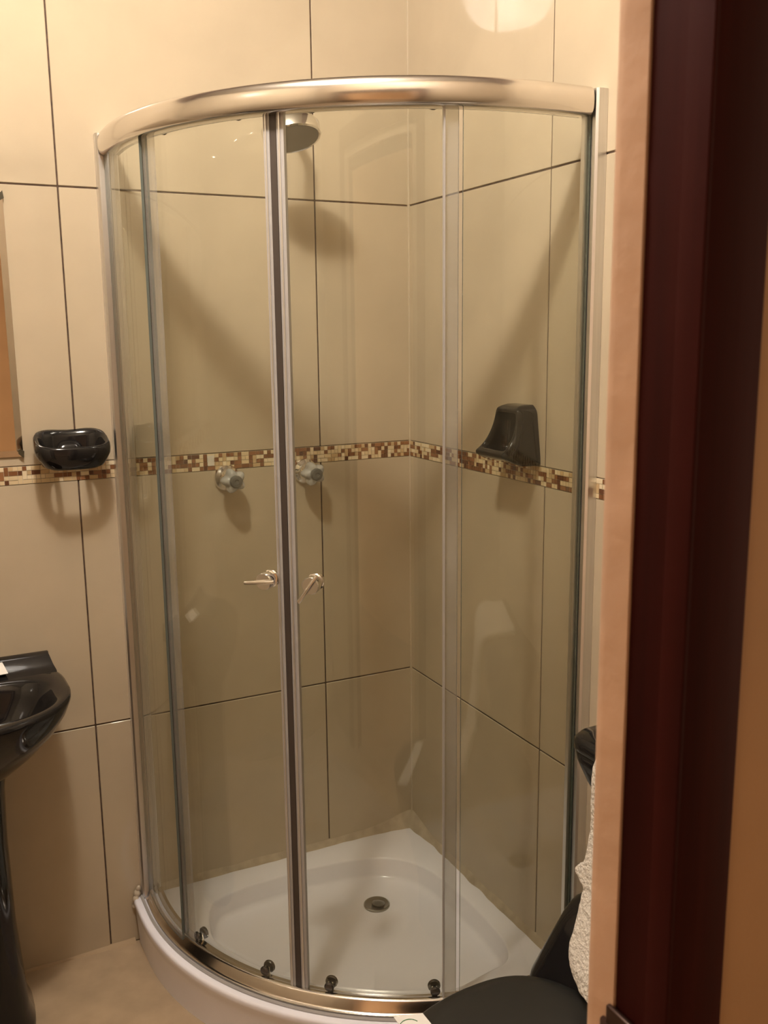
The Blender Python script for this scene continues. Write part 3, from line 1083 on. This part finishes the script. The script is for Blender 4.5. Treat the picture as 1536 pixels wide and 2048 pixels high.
# sloping shoulder between seat and cistern
ob('rear_shoulder', loft('rear_shoulder', [rrect(-0.26, -0.004, 0.12, 0.0, 0.04), rrect(-0.26, -0.004, 0.12, 0.15, 0.04), rrect(-0.30, -0.004, 0.19, 0.30, 0.05), rrect(-0.305, -0.004, 0.222, 0.355, 0.05),
                                           rrect(-0.290, -0.004, 0.224, 0.385, 0.045), rrect(-0.262, -0.004, 0.222, 0.427, 0.045), rrect(-0.228, -0.004, 0.219, 0.478, 0.045), rrect(-0.212, -0.004, 0.215, 0.498, 0.045), rrect(-0.195, -0.004, 0.205, 0.510, 0.045), rrect(-0.17, -0.004, 0.19, 0.515, 0.04)],
                         MT['black'], sharp=0), toilet)
ob('cistern', loft('cistern', [rrect(-0.13, -0.004, 0.12, 0.512, 0.04), rrect(-0.135, -0.004, 0.125, 0.58, 0.04), rrect(-0.150, -0.004, 0.14, 0.63, 0.05), rrect(-0.172, -0.004, 0.180, 0.685, 0.05), rrect(-0.186, -0.004, 0.220, 0.735, 0.05), rrect(-0.192, -0.004, 0.239, 0.766, 0.05), rrect(-0.193, -0.004, 0.242, 0.783, 0.05)],
                   MT['black'], sharp=0), toilet)
ob('cistern_lid', loft('cistern_lid', [rrect(-0.192, -0.003, 0.242, 0.7835, 0.05), rrect(-0.195, -0.003, 0.245, 0.787, 0.05), rrect(-0.195, -0.003, 0.245, 0.800, 0.05), rrect(-0.190, -0.003, 0.240, 0.807, 0.05), rrect(-0.17, -0.004, 0.21, 0.811, 0.045)],
                       MT['black'], sharp=60), toilet)


# ------------------------------------------------------------------ white towel over the cistern, reaching the lid
def towel():
    path = [(-0.060, 0.826, -1.075), (-0.120, 0.828, -1.070), (-0.180, 0.828, -1.066), (-0.212, 0.815, -1.063), (-0.219, 0.790, -1.062), (-0.220, 0.769, -1.062), (-0.222, 0.718, -1.066), (-0.226, 0.682, -1.068), (-0.232, 0.633, -1.070),
            (-0.236, 0.616, -1.052), (-0.238, 0.606, -1.046), (-0.240, 0.598, -1.056), (-0.243, 0.590, -1.080), (-0.250, 0.568, -1.080), (-0.266, 0.521, -1.086), (-0.276, 0.497, -1.087), (-0.284, 0.480, -1.096), (-0.290, 0.463, -1.114), (-0.292, 0.452, -1.135)]
    pts = [Vector(p) for p in path]
    # refine
    for _ in range(2):
        q = [pts[0]]
        for i in range(len(pts) - 1):
            q += [pts[i] * 0.75 + pts[i + 1] * 0.25, pts[i] * 0.25 + pts[i + 1] * 0.75]
        pts = q + [pts[-1]]
    rings_ = []
    yr = -1.335
    for i, p in enumerate(pts):
        a, b = pts[max(i - 1, 0)], pts[min(i + 1, len(pts) - 1)]
        t = Vector((b.x - a.x, b.y - a.y)).normalized()      # (x, z) direction
        nrm = Vector((-t.y, t.x))
        if i == 0:
            nrm = Vector((0, -1))
        yl = p.z
        n = 40
        ring = []
        th0 = 0.013
        for k in range(n):
            th = 2 * PI * k / n
            c, s = math.cos(th), math.sin(th)
            y = (yl + yr) / 2 + (yl - yr) / 2 * math.copysign(abs(c) ** 0.5, c)
            e = th0 * math.copysign(abs(s) ** 0.6, s)
            wob = 0.0035 * noise.noise(Vector((p.x * 18, y * 26, p.y * 18))) + 0.0016 * noise.noise(Vector((p.x * 140, y * 140, p.y * 140)))
            ww = 0.002 * noise.noise(Vector((p.y * 120, 3.1, c)))
            ring.append((p.x + nrm.x * (e + wob), y + ww, p.y + nrm.y * (e + wob)))
        rings_.append(ring)
    return loft('towel', rings_, MT['towel'], sharp=0)


tw = ob('towel', towel())
tag(tw, 'white terry towel hanging over the black toilet, mostly hidden by the doorway', 'towel')

# paper band lying across the front of the toilet lid
def paper_strip():
    rings_ = []
    for i in range(17):
        s = i / 16
        p = Vector((-0.556, -1.030 - 0.27 * s))
        z = 0.424 + 0.003 * math.sin(s * PI)
        hw_ = 0.024
        d = Vector((0.96, -0.28)) * hw_
        rings_.append([(p.x - d.x, p.y - d.y, z), (p.x + d.x, p.y + d.y, z), (p.x + d.x, p.y + d.y, z + 0.0012), (p.x - d.x, p.y - d.y, z + 0.0012)])
    return loft('paper_band', rings_, MT['paper'], smooth=False)


pb = thing('paper_band', 'white paper band lying on the black toilet lid', 'paper band', (-0.556, -1.03, 0.424))
ob('band_sheet', loc_of(pb, paper_strip()), pb)
gp = [Vector((-0.566 + 0.017 * math.cos(a), -1.056 + 0.017 * math.sin(a), 0.4262)) for a in [math.radians(x) for x in range(20, 260, 12)]]
ob('printed_arc', loc_of(pb, tube('printed_arc', gp, 0.0007, MT['green_ink'], 6)), pb)

# ------------------------------------------------------------------ ceiling lamp (lights the room)
lamp = thing('ceiling_lamp', 'round frosted glass ceiling lamp mirrored in the glossy tiles', 'lamp', (LAMP.x, LAMP.y, ZC))
ob('lamp_base', lathe('lamp_base', [(0, 0), (0.15, 0), (0.155, -0.01), (0.150, -0.022), (0, -0.022)], MT['white'], (0, 0, 0), (0, 0, 1), 48), lamp)
ob('lamp_bowl', lathe('lamp_bowl', [(0.168, -0.018), (0.172, -0.030), (0.168, -0.065), (0.150, -0.105), (0.115, -0.135), (0.06, -0.152), (0.0, -0.156)], MT['bowl'], (0, 0, 0), (0, 0, 1), 48), lamp)
ob('lamp_bulb', lathe('lamp_bulb', [(0.0, -0.03), (0.02, -0.03), (0.024, -0.045), (0.040, -0.068), (0.046, -0.088), (0.040, -0.110), (0.024, -0.124), (0, -0.129)], MT['bulb'], (0, 0, 0), (0, 0, 1), 32), lamp)
